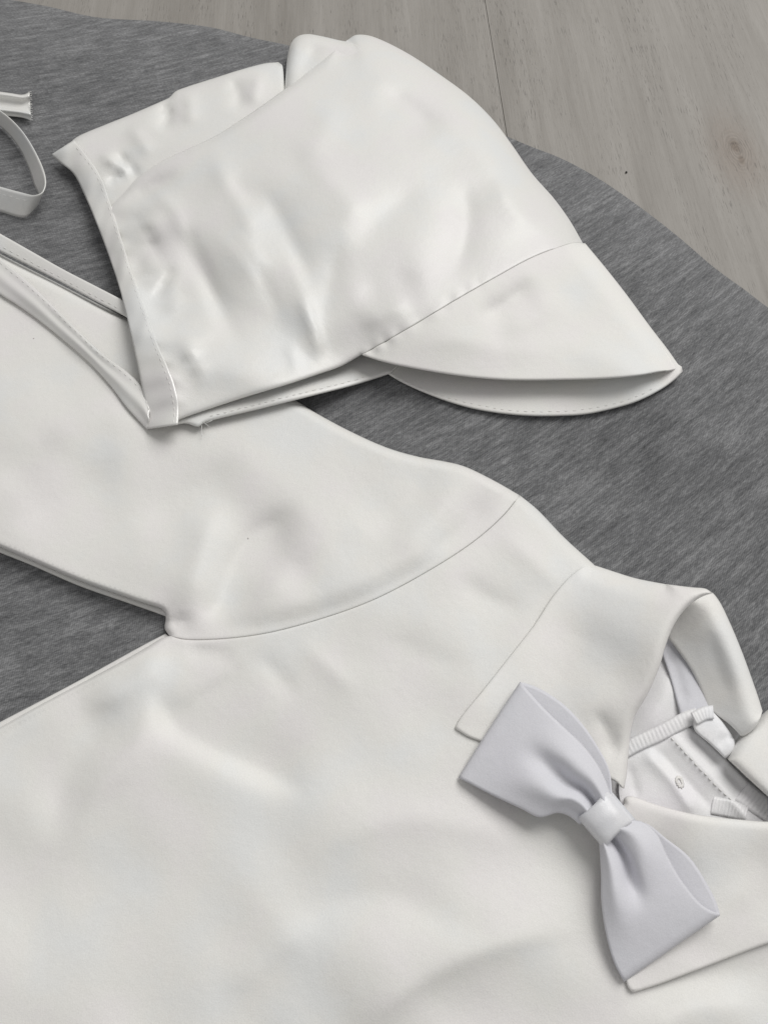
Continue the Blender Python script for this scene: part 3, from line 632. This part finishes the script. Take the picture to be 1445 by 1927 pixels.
sheet('crown', [(CREASE, 4.5, 15), ([(655, 74), (668, 66), (690, 66), (715, 74), (770, 102), (830, 142), (885, 183), (930, 228), (965, 275), (1000, 325), (1045, 375), (1075, 415), (1101, 458)], 17, 70), (BSEAM, 0.42, 6), (LOWEDGE, 2.0, 14),
      ([(328, 794), (333, 775), (330, 745), (318, 705), (292, 645), (268, 580), (246, 515), (222, 440), (205, 395), (200, 392)], 0, 6)], crown_z, M_HAT, hat, s=10, thick=0.8)
def back_z(X, Y):
    z = hat_top(X, Y) - 4.6 - 2.5*sm(400, 560, X)
    for l, A, w, w2 in [([(300, 185), (318, 215), (300, 250)], -1.8, 12, 18), ([(345, 165), (360, 200), (350, 240)], 1.0, 20, 20), ([(215, 285), (250, 320), (262, 345)], -1.8, 10, 14), ([(185, 290), (225, 310), (260, 322)], 1.6, 12, 14),
                        ([(430, 145), (450, 180), (440, 215)], -1.3, 20, 16), ([(490, 130), (480, 170), (470, 200)], 1.0, 18, 18), ([(240, 235), (270, 270), (280, 300)], 1.0, 24, 20), ([(200, 350), (225, 330), (240, 345)], -1.2, 9, 9)]:
        z = z + fold(X, Y, l, A*1.35, w, w2)
    return z
sheet('neck_band', [([(136, 264), (150, 255), (200, 234), (250, 214), (305, 190), (318, 184), (330, 172), (350, 164), (400, 148), (450, 132), (500, 119), (524, 117)], 4, 13), ([(524, 117), (531, 122), (536, 165), (540, 200)], 2, 8),
      ([(540, 200), (480, 250), (400, 300), (300, 345), (240, 400), (222, 440)], 0, 1), ([(222, 440), (203, 378), (185, 328), (160, 292), (136, 264)], 0, 6)], back_z, M_HAT, hat, s=8, thick=0.8)
sheet('crown_gusset', [([(533, 190), (536, 150), (541, 105), (548, 80), (560, 68), (578, 64), (605, 68), (640, 76), (665, 80)], 8, 18), ([(665, 80), (700, 120), (640, 180), (560, 230), (533, 190)], 0, 1)],
      lambda X, Y: hat_top(X, Y)-2.6-0.6*sm(560, 660, X)+fold(X, Y, [(600, 70), (585, 110), (560, 150)], -1.0, 20), M_HAT, hat, s=8, thick=0.8)
# brim, upper half and the lower half seen inside
UB = [(680, 668), (720, 681), (770, 692), (860, 707), (950, 715), (1060, 715), (1150, 712), (1200, 707), (1245, 699), (1280, 692)]
def brim_z(X, Y):
    d = dist(X, Y, BS_S); k = np.exp(-(d/110)**2); z = (Bz(X, Y)+7.2*over_sleeve(X, Y)+8.8)*(1-k) + hat_top(X, Y)*k
    k2 = np.exp(-(d/16)**2); z = z*(1-k2) + crown_z(X, Y)*k2
    z = z + fold(X, Y, [(890, 600), (950, 570), (1010, 520)], -1.9, 20, 34) + fold(X, Y, [(930, 630), (1000, 600), (1060, 540)], 1.2, 44, 40)
    z = z + fold(X, Y, [(760, 655), (850, 640), (960, 660), (1100, 650)], 0.9, 40)
    d = dist(X, Y, BS_S); t = X*0.9-Y*0.4
    return z + 0.25*np.sin(t/7.5+2*np.sin(t/29))*np.exp(-(d/13)**2)*sm(960, 850, X)
sheet('brim', [(BSEAM[::-1], 0.42, 6), ([(1101, 458), (1140, 505), (1180, 556), (1225, 617), (1258, 660), (1280, 692)], 9.5, 42), (UB[::-1], 1.0, 5)], brim_z, M_BRIM, hat, s=9, thick=0.7)
LB = [(722, 700), (760, 722), (820, 748), (880, 767), (940, 778), (1000, 783), (1050, 783), (1100, 780), (1150, 770), (1200, 755), (1245, 732), (1272, 712), (1284, 699)]
def lbz(X, Y): return Bz(X, Y) + 2.2 + 3.0*sm(1180, 1290, X)*sm(760, 690, Y)
sheet('brim', [(LB, 1.0, 5), ([(1284, 699), (1282, 690), (1276, 686)], 0.3, 3), ([(1276, 686), (1200, 600), (1110, 520), (900, 580), (700, 690), (722, 700)], 0, 1)], lbz, M_BRIM, hat, s=12, thick=1.2)
stitches('brim_stitching', [(735, 703), (775, 724), (830, 745), (890, 760), (950, 771), (1010, 775), (1095, 771), (1150, 761), (1200, 745), (1240, 725)], lambda x, y: lbz(x, y), M_THREAD, hat, 9, 6, 0.16)
# lower half of the bonnet: its hem shows below the crown's edge
def low_z(X, Y):
    return Hb(X, Y) + 3.6 - 0.4*sm(600, 740, X)
HEM = [(330, 800), (350, 797), (374, 803), (384, 796), (420, 786), (480, 772), (540, 757), (600, 742), (660, 727), (700, 715), (730, 705)]
sheet('crown_lining', [(HEM, 1.6, 8), ([(730, 705), (860, 580), (1000, 470), (900, 250), (700, 120), (500, 240), (280, 400), (300, 640), (330, 800)], 0, 1)], low_z, M_HAT, hat, s=16, thick=0.8)
stitches('hem_stitching', [(395, 783), (480, 762), (540, 747), (600, 732), (650, 720), (700, 706)], lambda x, y: low_z(x, y)+0.05, M_THREAD, hat, 9, 5, 0.17)
tube('loose_thread', [(380, 792, 9.5), (386, 797, 11), (393, 794, 12), (400, 791, 11.5)], 0.10, M_THREAD, hat, 6)
tube('loose_thread', [(378, 795, 9.5), (380, 803, 9.0), (379, 812, 8.6), (381, 822, 8.0)], 0.10, M_THREAD, hat, 6)
tube('loose_thread', [(384, 795, 9.5), (390, 800, 10), (394, 803, 10)], 0.09, M_THREAD, hat, 6)
# satin binding along the face edge
BO = [(97, 291), (110, 303), (138, 326), (160, 368), (182, 420), (204, 478), (226, 545), (246, 625), (262, 700), (271, 750), (277, 807)]
BIx = [(x+4, y) for x, y in [(136, 263), (158, 290), (183, 326), (203, 378), (222, 440), (246, 515), (268, 580), (292, 645), (318, 705), (330, 745), (333, 775), (331, 798)]]
def hz(p, off): return float(hat_top(np.array([p[0]], float), np.array([p[1]], float))[0]*1.0) + off
def bindz(p):
    x, y = np.array([float(p[0])]), np.array([float(p[1])])
    c = crown_z(x, y)[0] if p[1] > 392 else back_z(x, y)[0]
    return c
A_ = [(x, y, max(float(Hb(np.array([x*1.]), np.array([y*1.]))[0])+2.0, bindz((x+40, y))-2.5-3.0*float(sm(700, 808, y)))) for x, y in BO]
B_ = [(x, y, bindz((x+4, y))+0.9) for x, y in BIx]
def bprof(s, t):
    return 0.8*np.sin(np.pi*t)**0.7 + 0.42*np.sin(s*34+3*np.sin(s*11)+t*2.0)*np.sin(np.pi*t) + 0.25*np.sin(s*83+t*3)*np.sin(np.pi*t)
binding = strip('binding', A_, B_, M_BIND, hat, n=150, m=14, thick=0.4, prof=bprof)
def on_strip(A, B, f, n, prof):
    a, b = resample(A, n), resample(B, n); q = a*(1-f)+b*f; q[:, 2] += prof(np.linspace(0, 1, n), np.full(n, f)); return [tuple(p) for p in q]
stitches('binding_stitching', on_strip(A_, B_, 0.86, 40, bprof)[1:], None, M_THREAD, binding, 8, 4, 0.15)
# other half of the binding, running on to the left
def sz(x, y, o): return float(sleeve_z(np.array([x*1.]), np.array([y*1.]))[0]) + o
SU = [(-260, 250), (-120, 370), (0, 484), (30, 510), (70, 545), (130, 604), (190, 662), (240, 700), (272, 733), (282, 770)]
SLo = [(-260, 340), (-120, 450), (0, 553), (30, 572), (70, 600), (120, 640), (170, 684), (210, 728), (240, 768), (277, 808)]
A2 = [(x, y, sz(x, y, 3.6+0.6*i/10)) for i, (x, y) in enumerate(SU)]; B2 = [(x, y, sz(x, y, 1.2)) for x, y in SLo]
lprof = lambda s, t: 1.0*np.sin(np.pi*t)**0.7 + (0.25*np.sin(s*26+2*t+2*np.sin(s*9)) + 0.3*np.sin(t*10+s*4+2*np.sin(s*6)))*np.sin(np.pi*t)
lower = strip('binding', A2, B2, M_BIND, hat, n=120, m=18, thick=0.6, prof=lprof)
stitches('binding_stitching', on_strip(A2, B2, 0.14, 40, lprof), None, M_THREAD, lower, 9, 5, 0.15)
# ribbon ties
A3 = [(-200, 330), (-100, 385), (0, 439), (60, 473), (120, 507), (180, 538), (235, 567), (290, 600)]; B3 = [(-200, 368), (-100, 420), (0, 472), (60, 502), (120, 533), (180, 566), (237, 596), (290, 630)]
tie = strip('ribbon_tie', [(x, y, float(Bz(np.array([x*1.]), np.array([y*1.]))[0])+8.5) for x, y in A3], [(x, y, float(Bz(np.array([x*1.]), np.array([y*1.]))[0])+7.2) for x, y in B3], M_BIND, hat, n=60, m=8, thick=0.35, prof=lambda s, t: 0.12*np.sin(np.pi*t))
stitches('ribbon_stitching', [(p[0], p[1], p[2]+0.12) for p in [tuple(np.array(a)*0.3+np.array(b)*0.7) for a, b in zip(resample([(x, y, float(Bz(np.array([x*1.]), np.array([y*1.]))[0])+8.5) for x, y in A3], 14), resample([(x, y, float(Bz(np.array([x*1.]), np.array([y*1.]))[0])+7.2) for x, y in B3], 14))]], None, M_THREAD, tie, 9, 5, 0.13)
T4 = [(-160, 150, 9), (-60, 178, 9), (0, 207, 9), (40, 243, 9), (70, 290, 9), (86, 330, 9), (87, 350, 9), (80, 364, 9), (66, 368, 9), (40, 362, 8.6), (0, 351, 8), (-60, 332, 8), (-160, 300, 8)]
B4 = [(-160, 180, 1), (-60, 208, 1), (0, 236, 1), (34, 272, 1), (56, 316, 1), (67, 350, 1.0), (75, 368, 1), (74, 382, 1), (66, 395, 1), (48, 409, 1), (0, 398, 1), (-60, 380, 1), (-160, 350, 1)]
loop = strip('ribbon_tie', T4, B4, M_BIND, hat, n=120, m=9, thick=0.4, prof=lambda s, t: 0.0*s)
lowedge = [tuple(np.array(a)*0.72+np.array(b)*0.28) for a, b in zip(resample(T4, 120), resample(B4, 120))][76:106]
stitches('ribbon_stitching', [(p[0], p[1], p[2]+0.5) for p in lowedge], None, M_THREAD, loop, 8, 5, 0.13)
T5 = [(-200, 150, 4), (-80, 166, 4), (-20, 170, 4.5), (20, 175, 4.8), (44, 178, 4.6), (56, 173, 4.6)]; B5 = [(-200, 195, 2), (-80, 210, 2), (-20, 214, 2), (20, 218, 2.2), (44, 221, 2.4), (59, 226, 2.2)]
tail = strip('ribbon_tie', T5, B5, M_BIND, hat, n=70, m=22, thick=0.6, prof=lambda s, t: 1.6*np.exp(-((t-0.12)/0.12)**2) + 2.0*np.exp(-((t-0.78)/0.10)**2) - 0.5*np.exp(-((t-0.45)/0.2)**2))
frV, frF = [], []
for k in range(16):
    t = k/15; x, y = 56+3*t, 173+53*t; z = 4.6-2.4*t
    pts = P([x-2, x+1, x+random.uniform(2, 5)], [y, y+random.uniform(-1, 1), y+random.uniform(-2, 2)], [z+0.5, z+0.6, z+0.1])
    v, f = tube_data(pts, 0.00011, 5); q = len(frV); frV += v; frF += [tuple(i+q for i in ff) for ff in f]
mesh_obj('frayed_end', frV, frF, M_THREAD, tail, kind='stuff')

# ------------------------------------------------------------------ a crumb on the floor
mc, _, b_, _ = newmat('dark_crumb'); b_.inputs['Base Color'].default_value = (0.03, 0.028, 0.026, 1); b_.inputs['Roughness'].default_value = 0.7
bm = bmesh.new(); bmesh.ops.create_icosphere(bm, subdivisions=2, radius=0.00055)
for v in bm.verts: v.co *= random.uniform(0.75, 1.2); v.co.z *= 0.8
me = bpy.data.meshes.new('crumb'); bm.to_mesh(me); bm.free(); me.materials.append(mc)
cr = bpy.data.objects.new('crumb', me); col.objects.link(cr); cr.location = P(1178, 324, FLOOR+0.4)[0]
cr['label'] = 'tiny dark crumb lying on the pale wood floor right of the bonnet'; cr['category'] = 'crumb'
